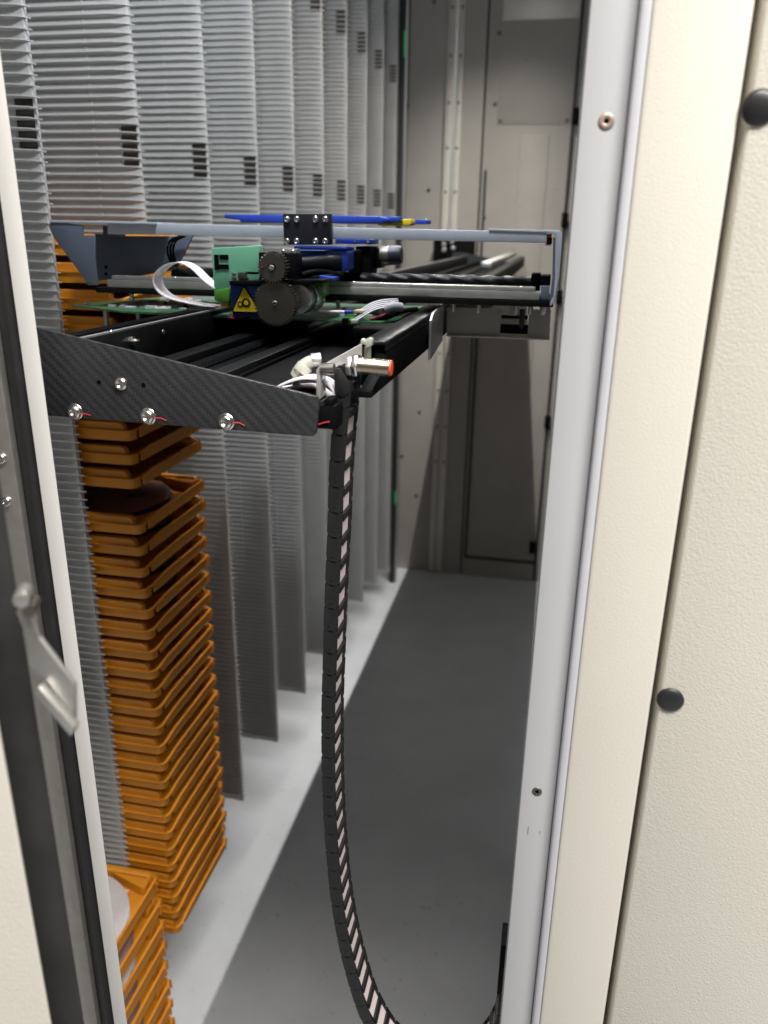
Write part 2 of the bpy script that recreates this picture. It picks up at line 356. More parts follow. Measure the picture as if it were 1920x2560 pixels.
# ------------------------------------------------------------------ rack dividers
PITCH = .0094
bottoms = {1: -1.04, 2: -1.03, 3: -1.025, 4: -1.033, 5: -1.037, 6: -1.045, 7: -1.06, 8: -1.08, 9: -1.11, 10: -1.15}
desc = {1: 'nearest the white door post, above the front trays',
        2: 'second from the door post, behind the tall tray stack',
        3: 'just right of the tall orange tray stack',
        4: 'fourth from the door post, counting into the corridor',
        5: 'fifth from the door post, left of the cable chain',
        6: 'sixth from the door post, beside the cable chain',
        7: 'seventh from the door post, behind the cable chain',
        8: 'third from the far end, right of the chain',
        9: 'second from the far end of the rack',
        10: 'farthest of the rack, beside the thin dark post'}
XE = -.5
def divider(k):
    Y = .555+.2*k; zb = bottoms[k]; zt = .745
    t = thing('rack_divider', (XE, Y, zb), 'ribbed grey plastic rack divider, '+desc[k], 'rack divider', 'ribbed grey rack dividers')
    win = [(.0722, .1190), (.4165, .4650)]
    p = MB(); xl = -.80; zs = [zb]
    for a_, b_ in win: p.box((xl, Y-.002, zs[-1]), (XE, Y+.002, a_)); p.box((xl, Y-.002, a_), (XE-.024, Y+.002, b_)); zs.append(b_)
    p.box((xl, Y-.002, zs[-1]), (XE, Y+.002, zt))
    p.box((XE-.058, Y-.0032, zb), (XE-.0565, Y-.0019, zt))
    # flared front edge
    p.prism([(XE-.016, Y-.0021), (XE-.0005, Y-.0040), (XE, Y-.0036), (XE, Y-.0021)], zb, win[0][0], 'z')
    p.prism([(XE-.016, Y-.0021), (XE-.0005, Y-.0040), (XE, Y-.0036), (XE, Y-.0021)], win[0][1], win[1][0], 'z')
    p.prism([(XE-.016, Y-.0021), (XE-.0005, Y-.0040), (XE, Y-.0036), (XE, Y-.0021)], win[1][1], zt, 'z')
    p.build('panel', T['rack'], t)
    f = MB(); n = int((zt-zb)/PITCH)-1
    for i in range(n):
        z = .0722+PITCH*(int((zt-.003-.0722)/PITCH)-i); h = .0005; d = .0058
        f.add([(xl, Y-.002, z-h), (xl, Y-.002-d, z-h), (XE-.022, Y-.002-d, z-h), (XE-.004, Y-.0062, z-h-.0008), (XE+.0065, Y-.0035, z-h-.0022), (XE+.0065, Y-.002, z-h-.0022),
               (xl, Y-.002, z+h), (xl, Y-.002-d, z+h), (XE-.022, Y-.002-d, z+h), (XE-.004, Y-.0062, z+h-.0008), (XE+.0065, Y-.0035, z+h-.0022), (XE+.0065, Y-.002, z+h-.0022)],
              [(0,1,2,3,4,5), (11,10,9,8,7,6), (1,7,8,2), (2,8,9,3), (3,9,10,4), (4,10,11,5), (0,6,7,1)])
    f.build('ledges', T['rack'], t)
    for a_, b_ in win:
        MB().box((XE-.0022, Y-.002, a_), (XE, Y+.002, b_)).build('edge_strip', T['rack'], t)
        MB().box((XE-.0235, Y+.0005, a_), (XE-.0025, Y+.0018, b_)).build('window_insert', T['insert'], t)
for k in range(1, 11): divider(k)

# ------------------------------------------------------------------ orange trays and reels
TW = .178; TD = .215
def outline():
    """rounded outline of a tray: list of (x, y) from the front near corner on, x<=0"""
    r = .011; pts = []
    def arc(cx, cy, a0, a1, n=6):
        for i in range(n+1):
            t = math.radians(a0+(a1-a0)*i/n); pts.append((cx+r*math.cos(t), cy+r*math.sin(t)))
    for y in (.0235, .028, .034, .042, .05, .07, .1, .13, .15): pts.append((0, y))
    arc(-r, TW-r, 0, 90); pts.append((-.1, TW)); arc(-TD+r, TW-r, 90, 180); pts.append((-TD, .09)); arc(-TD+r, r, 180, 270); pts.append((-.1, 0)); arc(-r, r, -90, 0)
    pts.append((0, .0155))
    return pts
def lipz(x, y):
    if x < -.03: return 0.0
    t = min(1, max(0, (y-.012)/.034)); return .0030*(t*t*(3-2*t))
def make_tray(zs=1.0):
    t = thing('component_tray', (0,0,0), 'x', 'tray', 'orange component trays')
    pts = outline(); m = len(pts)
    def nrm(i, closed):
        a = pts[(i-1) % m] if closed or i > 0 else pts[i]; b = pts[(i+1) % m] if closed or i < m-1 else pts[i]
        d = Vector((b[0]-a[0], b[1]-a[1])).normalized(); return Vector((d.y, -d.x))
    # skirt: open at the slot near the front corner
    s = MB(); vs = []
    for i, (x, y) in enumerate(pts):
        n = nrm(i, True); l = lipz(x, y); zt = (.0105+l)*zs
        o0 = (x-n.x*.002, y-n.y*.002); o1 = (x-n.x*.004, y-n.y*.004)
        vs += [(o0[0], o0[1], 0.0), (o0[0], o0[1], zt), (o1[0], o1[1], zt), (o1[0], o1[1], 0.0)]
    fs = [(i*4+k, i*4+4+k, i*4+4+(k+1) % 4, i*4+(k+1) % 4) for i in range(m-1) for k in range(4)]+[(0,1,2,3), (4*m-1, 4*m-2, 4*m-3, 4*m-4)]
    s.add(vs, fs)
    # lip all round
    vs = []
    for i, (x, y) in enumerate(pts):
        n = nrm(i, True); l = lipz(x, y); za, zb = (.0104+l)*zs, (.0116+l)*zs
        i_ = (x-n.x*.0034, y-n.y*.0034)
        vs += [(x, y, za), (x, y, zb), (i_[0], i_[1], zb), (i_[0], i_[1], za)]
    fs = [(i*4+k, ((i+1) % m)*4+k, ((i+1) % m)*4+(k+1) % 4, i*4+(k+1) % 4) for i in range(m) for k in range(4)]
    s.add(vs, fs)
    # small drop tabs at the far front corner
    s.box((-.0055, TW-.0005, .001), (-.0025, TW+.0015, .012*zs)); s.box((-.0005, TW-.012, .001), (.0010, TW-.0095, .012*zs))
    s.build('skirt', T['orange'], t)
    # deck with round reel recess
    d = MB(); cx, cy, R = -.098, TW/2, .0835; n = 72; vs = []
    for k in range(n):
        q = 2*math.pi*k/n; c, sn = math.cos(q), math.sin(q)
        tx = ((-.0030-cx)/c if c > 0 else (-TD+.0030-cx)/c) if abs(c) > 1e-6 else 9
        ty = ((TW-.0030-cy)/sn if sn > 0 else (.0030-cy)/sn) if abs(sn) > 1e-6 else 9
        e = min(tx, ty); e = max(e, R+.0001)
        vs += [(cx+c*e, cy+sn*e, .0062*zs), (cx+c*R, cy+sn*R, .0062*zs), (cx+c*R, cy+sn*R, .0022), (cx, cy, .0022)]
    fs = []
    for k in range(n):
        j = (k+1) % n
        for a in range(3): fs.append((k*4+a, j*4+a, j*4+a+1, k*4+a+1))
    d.add(vs, fs); d.build('deck', T['orange'], t)
    # raised runners along both sides
    for y0, y1, xe in ((.0036, .0120, -.011), (TW-.0125, TW-.0036, -.0075)):
        r = MB(); r.prism([(-TD+.006, .0060*zs), (-TD+.006, .0200*zs), (xe-.004, .0200*zs), (xe, .0165*zs), (xe+.001, .0060*zs)], y0, y1, 'y')
        if y0 > .1: r.prism([(-.06, TW-.0125), (-.012, TW-.028), (-.0075, TW-.026), (-.0075, TW-.0125)], .0060*zs, .0175*zs, 'z')
        r.build('runner', T['orange'], t, .0008, 1)
    return t
def make_reel(m_):
    t = thing('component_reel', (0,0,0), 'x', 'reel', 'component reels in trays')
    f = MB(); R = .0815
    f.lathe((0,0,.0030), (0,0,1), [(.006, 0), (R, 0), (R, .0012), (.006, .0012)], 64, False)
    f.build('lower_flange', m_, t)
    g = MB(); n = 64; vs = []
    # upper flange with three leaf-shaped openings
    g.lathe((0,0,.0112), (0,0,1), [(.0065, 0), (R, 0), (R, .0011), (.0065, .0011)], 64, False); g.build('upper_flange', m_, t)
    MB().lathe((0,0,.0042), (0,0,1), [(.0065, 0), (.025, 0), (.025, .0070), (.0065, .0070)], 32).build('hub', m_, t)
    w = MB()
    for k in range(3):
        q = k*2.094+.6; P = []
        for a, rr in ((-.35, .034), (-.2, .05), (0, .056), (.2, .05), (.35, .034), (.0, .030)): P.append((rr*math.cos(q+a), rr*math.sin(q+a)))
        w.prism(P, .01235, .01248, 'z')
    w.build('window', T['insert'], t)
    return t
XT = -.437; YT = .762
ray_ = make_tray(1.0); tallz = []
grid = [-.026, -.053, -.080, -.107, -.134, -.192, -.2190, -.2466, -.2742] + [-.3288-.02722*i for i in range(23)]
reel_dark = make_reel(T['reeld']); reel_white = make_reel(T['reelw'])
first = True; fr = True
def shift(t, i): return t[0]+random.uniform(-.0008, .0008), t[1]+random.uniform(-.0006, .0006)
nab = 0; ngap = 0; nbel = 0
for i, z in enumerate(grid):
    o = ray_ if first else copy_tree(ray_); first = False
    dx, dy = random.uniform(-.0010, .0010), random.uniform(-.0006, .0006)
    o.location = (XT+dx, YT+dy, z); o.rotation_euler.z = math.radians(random.uniform(-.5, .5))
    if z > -.18:
        nab += 1; lab = 'orange component tray, %s from the top of those above the carbon plate' % ORD[nab]
    elif z > -.29:
        ngap += 1; lab = 'orange component tray just under the carbon plate, %s above the reel gap' % ORD[5-ngap]
    else:
        nbel += 1; lab = ('topmost orange tray below the gap in the tall stack, a dark reel showing' if nbel == 1 else
              'lowest orange tray of the tall stack, nearest the floor' if nbel == 23 else 'orange component tray, %s below the gap in the tall stack' % ORD[nbel])
    tag(o, lab, 'tray', 'orange trays in the tall stack')
    below = z < -.29
    if i == 0:  # reel added here covers the bright deck and cuts orange bounce light
        q = reel_dark if fr else copy_tree(reel_dark); fr = False
        q.location = (XT-.098+dx, YT+TW/2+dy, z+.002); q.rotation_euler.z = 1.0
        tag(q, 'dark smoky reel added in the highest tray to cut its orange bounce', 'reel', 'dark reels in the tall stack')
    if below and nbel not in (3, 7, 18, 22):
        q = reel_dark if fr else copy_tree(reel_dark); fr = False
        q.location = (XT-.098+dx, YT+TW/2+dy, z+.0005); q.rotation_euler.z = random.uniform(0, 6)
        tag(q, 'dark smoky reel in the top tray below the gap' if nbel == 1 else 'dark smoky reel lying in the %s tray below the gap' % ORD[nbel], 'reel', 'dark reels in the tall stack')
tr2 = make_tray(1.32); fr = True
zf = [-.8225, -.8600, -.8965, -.9330, -.9695, -1.006, -1.0425, -1.079, -1.1155]
for i, z in enumerate(zf):
    o = tr2 if i == 0 else copy_tree(tr2)
    dx, dy = random.uniform(-.001, .001), random.uniform(-.0006, .0006)
    o.location = (-.4445+dx, .565+dy, z); o.rotation_euler.z = math.radians(random.uniform(-.5, .5))
    tag(o, 'topmost orange tray of the front stack, a milky white reel in it' if i == 0 else 'orange component tray, %s from the top of the front stack' % ORD[i+1], 'tray', 'orange trays in the front stack')
    q = reel_white if i == 0 else (copy_tree(reel_white) if i in (2, 6) else (copy_tree(reel_dark) if i in (1, 3, 4, 5, 7) else None))
    if q is not None:
        q.location = (-.4445-.085+dx, .565+TW/2-.006+dy, z+.0065); q.rotation_euler.z = random.uniform(0, 6)
        tag(q, 'milky white reel with small label marks on the topmost front tray' if i == 0 else '%s reel in the %s tray of the front stack' % ('milky white' if i in (2, 6) else 'dark smoky', ORD[i+1]), 'reel', 'reels in the front stack')
lbl = MB().box((-.4785, .690, zf[0]+.01852), (-.4725, .712, zf[0]+.0187)).build('reel_sticker', T['tan'])
lbl.parent = reel_white; lbl.matrix_parent_inverse = (Matrix.Translation(reel_white.location) @ reel_white.rotation_euler.to_matrix().to_4x4()).inverted()

# ------------------------------------------------------------------ gantry frame (moves up and down as one)
def button_head(c, r, h, name, parent, n=28, mt=None, washer=True):
    m = MB(); c = Vector(c); h0 = 0
    if washer:
        m.lathe(c, (0,-1,0), [(r*1.18, 0), (r*1.18, .0007), (r*.8, .0008)], n); h0 = .0008
    m.lathe(c, (0,-1,0), [(r, h0), (r, h0+h*.25), (r*.92, h0+h*.6), (r*.72, h0+h*.9), (r*.52, h0+h), (r*.50, h0+h), (r*.45, h0+h*.35), (.0001, h0+h*.3)], n)
    return m.build(name, mt or T['steel'], parent)
Y0 = .43
ga = thing('gantry_carriage', (-.2, Y0, -.11), 'black gantry carriage with carbon fibre end plate and four bolts', 'gantry')
m_ = MB(); q = [at(u, v, Y0) for u, v in ((60, 704), (80, 708), (684, 857), (690, 866), (683, 935), (676, 943), (100, 898), (60, 895))]
PL = [(-.34, q[0].z), (q[1].x, q[1].z), (q[2].x, q[2].z), (q[3].x, q[3].z), (q[4].x, q[4].z), (q[5].x, q[5].z), (q[6].x, q[6].z), (-.34, q[7].z)]
m_.prism(PL, Y0, Y0+.0028); m_.build('end_plate', T['carbon'], ga, .0004)
m_ = MB(); m_.prism([(x, z) for x, z in PL], 2.752, 2.756); m_.build('end_plate', T['carbon'], ga)
for (u, v, wsh) in ((262, 829, 0), (163, 889, 1), (320, 899, 1), (489, 911, 1)):
    p = at(u, v, Y0); button_head(p, .0044 if wsh else .0042, .0026, 'plate_bolt', ga, washer=bool(wsh))
for (u, v) in ((214, 826), (310, 832)):
    p = at(u, v, Y0); MB().lathe((p.x, Y0-.0001, p.z), (0,-1,0), [(.0014, 0), (.0014, .0001)], 14).build('bolt_hole', T['black'], ga)
for (u0, v0, u1, v1) in ((176, 893, 196, 898), (334, 902, 360, 909), (505, 912, 529, 920)):
    a_ = at(u0, v0, Y0-.0004); b_ = at(u1, v1, Y0-.0004); mid = at((u0+u1)/2, v0+1, Y0-.0004)
    MB().tube([a_+Vector((0,-.0016,0)), mid+Vector((0,-.0002,.0)), b_], .00036, 6).build('torque_mark', T['red'], ga)
XL, XR = -.305, -.100; YF = 2.75
MB().box((XL, Y0+.003, -.098), (-.134, .4995, -.092)).box((XL, .50, -.0945), (XR-.0088, YF, -.092)).build('floor_tray', T['black'], ga, .001)
MB().box((-.415, .70, -.1015), (XL-.0005, 1.06, -.0990)).build('shade_panel', T['black'], ga, .0006)  # hidden panel added under the carriage to shade the lower racks
# left rail with belt and screws
m_ = MB(); m_.box((XL, .446, -.0915), (-.288, YF, -.066)); m_.build('side_rail', T['anod'], ga, .0008)
MB().box((-.2915, .452, -.0658), (-.2885, YF, -.0648)).build('rail_strip', T['satin'], ga)
m_ = MB(); n = 150
for i in range(60): m_.box((-.3035, .450+i*.0032, -.0658), (-.2925, .4518+i*.0032, -.0635))
m_.box((-.3040, .449, -.0659), (-.2920, .645, -.0645)); m_.build('toothed_belt', T['black'], ga)
p = at(289, 722, .521); 
MB().lathe((-.2878, .512, -.0735), (1,0,0), [(.0032, 0), (.0032, .003), (.0016, .0034), (.0016, .007), (.0002, .0072)], 6, False).build('nut', T['steel'], ga)
MB().lathe((-.2878, .562, -.0735), (1,0,0), [(.0022, 0), (.0020, .0008), (.0010, .0009)], 12).build('nut', T['gear'], ga)
MB().lathe((-.290, .492, -.0660), (0,0,1), [(.0018, 0), (.0018, .0015), (.0002, .002)], 8).build('nut', T['steel'], ga)
# middle guide and belt
MB().box((-.212, .462, -.0915), (-.200, YF, -.0855)).build('linear_guide', T['anod'], ga, .0006)
m_ = MB()
for i in range(110): m_.box((-.1995, .466+i*.003, -.0918), (-.1965, .4676+i*.003, -.0895))
for i in range(50): m_.prism([(.470+i*.006, -.0905), (.4735+i*.006, -.0875), (.4755+i*.006, -.0875), (.472+i*.006, -.0905)], -.245, -.236, 'x')
m_.box((-.246, .468, -.0918), (-.2352, .90, -.0902)); m_.build('toothed_belt', T['black'], ga)
MB().box((-.262, .47, -.0916), (-.2475, YF, -.083)).build('slide_bar', T['black'], ga, .0006)
# right rail: channel with an open end
m_ = MB(); m_.prism([(-.1185, -.0915), (-.1185, -.0660), (-.1168, -.0645), (-.1010, -.0645), (-.1000, -.0655), (-.1000, -.0700), (-.1013, -.0700), (-.1013, -.0665), (-.1165, -.0665), (-.1165, -.0915)], .492, YF)
m_.build('side_rail', T['anod'], ga, .0003, 1)
m_ = MB(); m_.prism([(.497, -.0705), (YF, -.0705), (YF, -.0950), (.452, -.0925), (.452, -.0885), (.490, -.080)], -.1085, -.1006, 'x'); m_.build('rail_web', T['black'], ga, .0006)
MB().lathe((-.1135, .4968, -.0725), (0,-1,0), [(.0030, 0), (.0030, .0012), (.0022, .0016), (.0016, .0016), (.0016, .0042), (.0003, .0045)], 14).build('rail_bolt', T['gear'], ga)
# sheet flag on the right rail
m_ = MB(); f0 = at(938, 690, .70); 
m_.prism([(.660, -.1000), (.660, -.0675), (.672, -.0620), (.735, -.0600), (.735, -.0930)], -.0985, -.0965, 'x'); m_.build('sheet_flag', T['satin'], ga, .0003)
# corner foot between plate and chain
p = at(700, 900, .44)
m_ = MB(); m_.box((-.1300, .4335, -.1085), (-.1175, .450, -.0945)); m_.box((-.1245, .4335, -.0945), (-.1195, .446, -.0905)); m_.build('corner_block', T['black'], ga, .001)
a_ = at(688, 917, .4325); b_ = at(712, 911, .4325); MB().tube([a_, (a_+b_)/2+Vector((0,0,.0003)), b_], .0005, 6).build('torque_mark', T['red'], ga)
# far mount on the guide rail
fm = at(935, 515, 2.74); fq = at(1020, 590, 2.74)
MB().box((fm.x, 2.757, -.16), (fq.x, 2.80, fm.z)).build('rail_mount', T['black'], ga, .003)
for (u, v) in ((958, 528), (958, 540), (975, 522), (978, 536)):
    p = at(u, v, 2.74); MB().lathe((p.x, 2.7568, p.z), (0,-1,0), [(.008, 0), (.008, .008), (.004, .008)], 12).build('mount_bolt', T['satin'], ga)
MB().box((-.150, 1.7, -.0640), (-.128, YF, -.052)).build('far_cable_duct', T['satin'], ga, .002)

# bracket, sensor, fitting, ties at the near right corner
sb = thing('sensor_bracket', (-.115, .45, -.09), 'bright bent steel bracket holding the threaded sensor beside the carbon plate', 'bracket')
Ybk = .447
pt = [at(u, v, Ybk) for u, v in ((683, 862), (683, 800), (690, 790), (698, 793), (692, 803), (692, 862))]
MB().prism([(p.x, p.z) for p in pt], Ybk, Ybk+.012).build('upright', T['bright'], sb, .0003)
p0 = at(690, 794, Ybk); p1 = at(782, 743, .478)
m_ = MB(); m_.add([p0, p0+Vector((.0006,0,-.0035)), p1+Vector((.0,0,-.0075)), p1, p0+Vector((-.001,.0016,0)), p0+Vector((-.0004,.0016,-.0035)), p1+Vector((-.001,.0016,-.0075)), p1+Vector((-.001,.0016,0))],
    [(0,1,2,3), (7,6,5,4), (0,3,7,4), (1,5,6,2), (2,6,7,3), (0,4,5,1)]); m_.build('arm', T['bright'], sb)
m_ = MB(); a_ = at(694, 797, Ybk+.002); b_ = at(722, 797, Ybk+.002); m_.cyl(a_, b_, .0034, 20); m_.build('standoff', T['steel'], sb)
se = thing('proximity_sensor', tuple(at(800, 792, .458)), 'threaded brass-coloured sensor with orange red cap', 'sensor')
a_ = at(756, 788, .458); b_ = at(843, 795, .458); d = (b_-a_); L_ = d.length; prof = []
nth = 24
for i in range(nth):
    h = L_*i/nth; prof += [(.0042, h), (.0050, h+L_/nth*.35), (.0050, h+L_/nth*.65)]
prof.append((.0046, L_))
mt_ = mat('brass_thread', (.55, .47, .36), .28, metal=1.0)
MB().lathe(a_, d, prof, 24).build('barrel', mt_, se)
MB().lathe(b_, d, [(.0046, 0), (.0046, .0008), (.0044, .0010)], 28).build('cap', T['cap'], se)
MB().lathe(a_+d*.17, d, [(.0070, -.0022), (.0070, .0012)], 6, False).build('hex_nut', T['steel'], se, .0003)
MB().lathe(at(758, 790, .458), d, [(.0062, -.002), (.0062, .001)], 6, False).build('hex_nut', T['satin'], se, .0003)
hf = thing('hose_fitting', tuple(at(660, 790, .47)), 'milky translucent elbow hose fitting behind the carbon plate', 'fitting')
MB().tube(spline([at(640, 812, .468), at(648, 798, .468), at(662, 786, .47), at(676, 780, .472)], 5), .0040, 14).build('elbow', T['clear'], hf)
MB().cyl(at(648, 806, .466), at(660, 790, .468), .0052, 20).build('collar', T['clear'], hf, .0005)
MB().cyl(at(672, 779, .472), at(694, 777, .474), .0044, 20).build('sleeve', T['satin'], hf, .0003)
MB().tube([at(640, 810, .467), at(641, 835, .466), at(648, 870, .465)], .0026, 10).build('hose', T['wire'], hf)
zt_ = thing('zip_tie', tuple(at(788, 738, .485)), 'knotted milky zip tie on the bracket end', 'zip tie')
MB().pprism([(777, 742), (780, 731), (788, 735), (797, 729), (804, 733), (803, 748), (792, 752), (786, 745)], .480, .006).build('knot', T['clear'], zt_, .0008)
MB().pbox(786, 750, 800, 792, .486, .002).build('tail', T['clear'], zt_)

# ------------------------------------------------------------------ cable chain and flat cable
YC = .455; WC = .0265; PL_ = .0170; HH = .0097
cpts = [(-.1176, -.0785), (-.1190, -.0915), (-.1228, -.1353), (-.1248, -.1817), (-.1272, -.2314), (-.1292, -.2844), (-.1304, -.3218), (-.1306, -.3609),
        (-.1300, -.4016), (-.1280, -.4441), (-.1246, -.4884), (-.1181, -.5342), (-.1078, -.5811), (-.0978, -.6106), (-.082, -.638), (-.058, -.655), (-.034, -.653), (-.012, -.634), (.003, -.602), (.0088, -.565), (.0100, -.525), (.0102, -.495)]
path = spline([(x, 0, z) for x, z in cpts], 12)
cum = [0.0]
for i in range(1, len(path)): cum.append(cum[-1]+(path[i]-path[i-1]).length)
def pos(s):
    for i in range(1, len(path)):
        if cum[i] >= s or i == len(path)-1:
            t = (s-cum[i-1])/max(1e-9, cum[i]-cum[i-1]); return path[i-1].lerp(path[i], t)
ch = thing('cable_chain', (-.12, YC, -.06), 'black link cable chain hanging from the carriage in a long curve', 'cable chain')
lk = MB()
def stad(l0, l1, h, n=7):
    P = []
    for i in range(n+1): t = -math.pi/2+math.pi*i/n; P.append((l1-h+h*math.cos(t)*1.0, h*math.sin(t)))
    P += [(l0, h), (l0, -h)]
    return P
h2 = HH/2
# link axes: x along the path, z towards the inside of the bend; rounded nose overlaps the next link
for y0, y1 in ((0, .0014), (WC-.0014, WC)):
    lk.prism(stad(-.0040, PL_*.5+.0055, h2), y0, y1)
for y0, y1 in ((.0015, .0024), (WC-.0024, WC-.0015)):
    lk.prism(stad(-PL_*.5-.0035, .001, h2*.97), y0, y1)
lk.box((-.0024, .0025, h2-.0016), (.0024, WC-.0025, h2+.0004)); lk.box((-.0024, .0025, -h2-.0004), (.0024, WC-.0025, -h2+.0016))
lk.lathe((PL_*.5, -.0003, 0), (0,-1,0), [(.0012, -.0005), (.0011, .0002)], 10)
nl = int(cum[-1]/PL_); proto = None
for i in range(nl):
    s = (i+.5)*PL_; p = pos(s); t = (pos(min(cum[-1], s+.004))-pos(max(0, s-.004))).normalized()
    if proto is None: proto = o = lk.build('chain_link', T['chainb']); o.parent = ch
    else: o = proto.copy(); COL.objects.link(o); o.parent = ch
    nn = Vector((0,1,0)).cross(t)*-1
    M = Matrix(((t.x, 0, -t.z*-1*-1, 0), (0, 1, 0, 0), (t.z, 0, t.x, 0), (0, 0, 0, 1)))
    # inside of the bend is +n = (-tz, tx); it faces right while the chain hangs down
    M = Matrix(((t.x, 0, -t.z, p.x-ch.location.x), (0, 1, 0, YC-ch.location.y), (t.z, 0, t.x, p.z-ch.location.z), (0, 0, 0, 1)))
    o.matrix_basis = M
# end fork screwed to the bracket
e = MB(); e.pprism([(722, 852), (722, 796), (734, 796), (746, 812), (754, 826), (754, 848), (740, 858)], .454, .0016); e.pprism([(742, 800), (752, 782), (764, 782), (778, 806), (776, 832), (762, 842)], .4815, .0016)
e.pprism([(740, 845), (754, 830), (775, 800), (775, 830), (756, 860)], .466, .008)
e.build('end_fork', T['chainb'], ch, .0003)
button_head(at(752, 793, .4795), .0018, .0016, 'fork_screw', ch, 16, washer=False)
MB().pbox(1082, 2042, 1100, 2155, .456, .022).build('fixed_end', T['black'], ch, .001)
fc = thing('flat_cable', (-.12, YC, -.3), 'flat white cable running inside the black chain', 'cable')
cp = []
for i in range(16, len(path)):
    t = (path[min(i+1, len(path)-1)]-path[i-1]).normalized(); cp.append(path[i]+Vector((-t.z*.0022, YC+.0028, t.x*.0022)))
MB().ribbon(cp, (0, WC-.0056, 0), .0016).build('cable_band', T['pink'], fc)
r1 = thing('curved_flat_cable', tuple(at(650, 830, .455)), 'white flat cable arching out behind the carbon plate end', 'cable')
MB().ribbon(spline([at(590, 840, .452), at(622, 826, .452), at(655, 818, .452), at(690, 822, .452), at(712, 836, .452), at(730, 868, .456)], 6), (0, .014, 0), .0009).build('cable_band', T['whitec'], r1)
MB().ribbon(spline([at(600, 842, .462), at(640, 836, .462), at(680, 838, .462), at(716, 862, .462)], 6), (0, .010, 0), .0009).build('cable_band', T['whitec'], r1)

# ------------------------------------------------------------------ cross beam over the carriage
YBm = .70
cb = thing('cross_beam', tuple(at(700, 640, YBm)), 'blue grey cross beam with bent end bracket spanning the corridor', 'beam')
m_ = MB(); a0, a1, b0, b1 = at(232, 480, YBm), at(232, 505.5, YBm), at(1181, 501, YBm), at(1181, 525, YBm)
m_.prism([(a0.x, a0.z), (a1.x, a1.z), (b1.x, b1.z), (b0.x, b0.z)], YBm, YBm+.012); m_.build('beam', T['beam'], cb, .0006)
# end bracket on the right: strap bent round the corner and down
def strap(poly_o, Y, d, name, mt): MB().pprism(poly_o, Y, d).build(name, mt, cb, .0004)
strap([(1056, 494), (1190, 497), (1207, 497), (1214, 503), (1215, 512), (1208, 600), (1196, 655), (1188, 662), (1188, 655), (1196, 640), (1199, 600), (1200, 514), (1196, 507), (1186, 503), (1056, 499)], YBm-.001, .022, 'end_bracket', T['beam'])
MB().pprism([(1195, 513), (1201, 515), (1199.5, 600), (1196, 640), (1188, 655), (1187, 648), (1193, 600)], YBm+.0005, .02).build('bracket_inner_shade', T['beamd'], cb)  # dark strip painting the shaded inner face of the strap
MB().pbox(1180, 505, 1190, 530, YBm+.003, .008).build('end_stop', T['cap'], cb)
MB().pbox(1183, 513, 1192, 527, YBm+.001, .006).build('end_stop', T['black'], cb)
# left bracket: folded sheet
MB().pprism([(205, 508), (178, 508), (178, 486), (128, 480), (108, 479), (106, 490), (115, 512), (180, 600), (190, 616), (212, 616), (205, 560)], YBm-.004, .002).build('left_bracket', T['beamd'], cb, .0003)
MB().pprism([(205, 505), (268, 510), (380, 510), (418, 506), (398, 548), (380, 582), (280, 600), (205, 607)], YBm+.028, .0025).build('bracket_back', T['beamd'], cb, .0003)
MB().pprism([(222, 487), (268, 489), (268, 512), (222, 510)], YBm+.020, .0025).build('bracket_back', T['beamd'], cb, .0003)
MB().pprism([(106, 475.5), (238, 477.5), (333, 480), (333, 484.5), (238, 483), (106, 481)], YBm-.005, .045).build('bracket_top', T['beam'], cb, .0003)
for (u, v) in ((229, 577), (229, 592)):
    p = at(u, v, YBm+.028); MB().lathe((p.x, YBm+.0279, p.z), (0,-1,0), [(.0017, 0), (.0017, .0002)], 12).build('bracket_hole', T['black'], cb)
# base plate, rail
m_ = MB(); c = [at(u, v, YBm) for u, v in ((190, 611), (190, 622), (520, 640), (520, 622))]
zt0 = at(700, 638, YBm).z; zb0 = at(1190, 664, YBm).z
m_ = MB(); xa = at(205, 614, YBm).x; xb = at(1195, 660, YBm).x
m_.box((xa, YBm, zb0), (xb, YBm+.085, zb0+.0052)); m_.build('base_plate', T['anod'], cb, .0008)
MB().box((xa+.012, YBm+.001, zb0+.0054), (xb-.012, YBm+.013, zb0+.0122)).build('linear_rail', T['satin'], cb, .0006)
MB().box((xa+.016, YBm+.0025, zb0+.0123), (xb-.016, YBm+.0115, zb0+.0160)).build('rail_crown', T['satin'], cb, .0012)
MB().box((xa+.02, YBm+.055, zb0+.0054), (xb-.02, YBm+.067, zb0+.012)).build('linear_rail', T['gear'], cb, .0006)
m_ = MB()
x = xa+.03
while x < xb-.02: m_.lathe((x, YBm+.007, zb0+.0159), (0,0,1), [(.0024, 0), (.0024, .0005), (.0013, .0006), (.0012, .0002)], 12); x += .0245
m_.build('rail_screws', T['steel'], cb)
# ball screw
sa = at(715, 604, YBm+.035); sb_ = at(1155, 612, YBm+.035); zc = (sa.z+sb_.z)/2; ys = YBm+.035
x0, x1 = -.36, sb_.x; n = 26; stp = 420; vs = []
for i in range(stp+1):
    xx = x0+(x1-x0)*i/stp
    for k in range(n):
        q = 2*math.pi*k/n; r = .0064+.0004*math.cos(q*4-(xx/.019)*2*math.pi)
        vs.append((xx, ys+r*math.cos(q), zc+r*math.sin(q)))
fs = [(i*n+k, i*n+(k+1) % n, i*n+n+(k+1) % n, i*n+n+k) for i in range(stp) for k in range(n)]
MB().add(vs, fs, True).build('lead_screw', T['anod'], cb)
MB().pbox(1148, 590, 1165, 632, YBm+.026, .02).build('bearing_block', T['black'], cb, .001)
MB().pbox(1168, 595, 1188, 618, YBm+.012, .03).build('bearing_block', T['black'], cb, .001)
MB().pprism([(1168, 618), (1187, 618), (1186, 634), (1190, 648), (1164, 648), (1168, 634)], YBm+.004, .014).build('cable_clip', T['beamd'], cb, .0006)
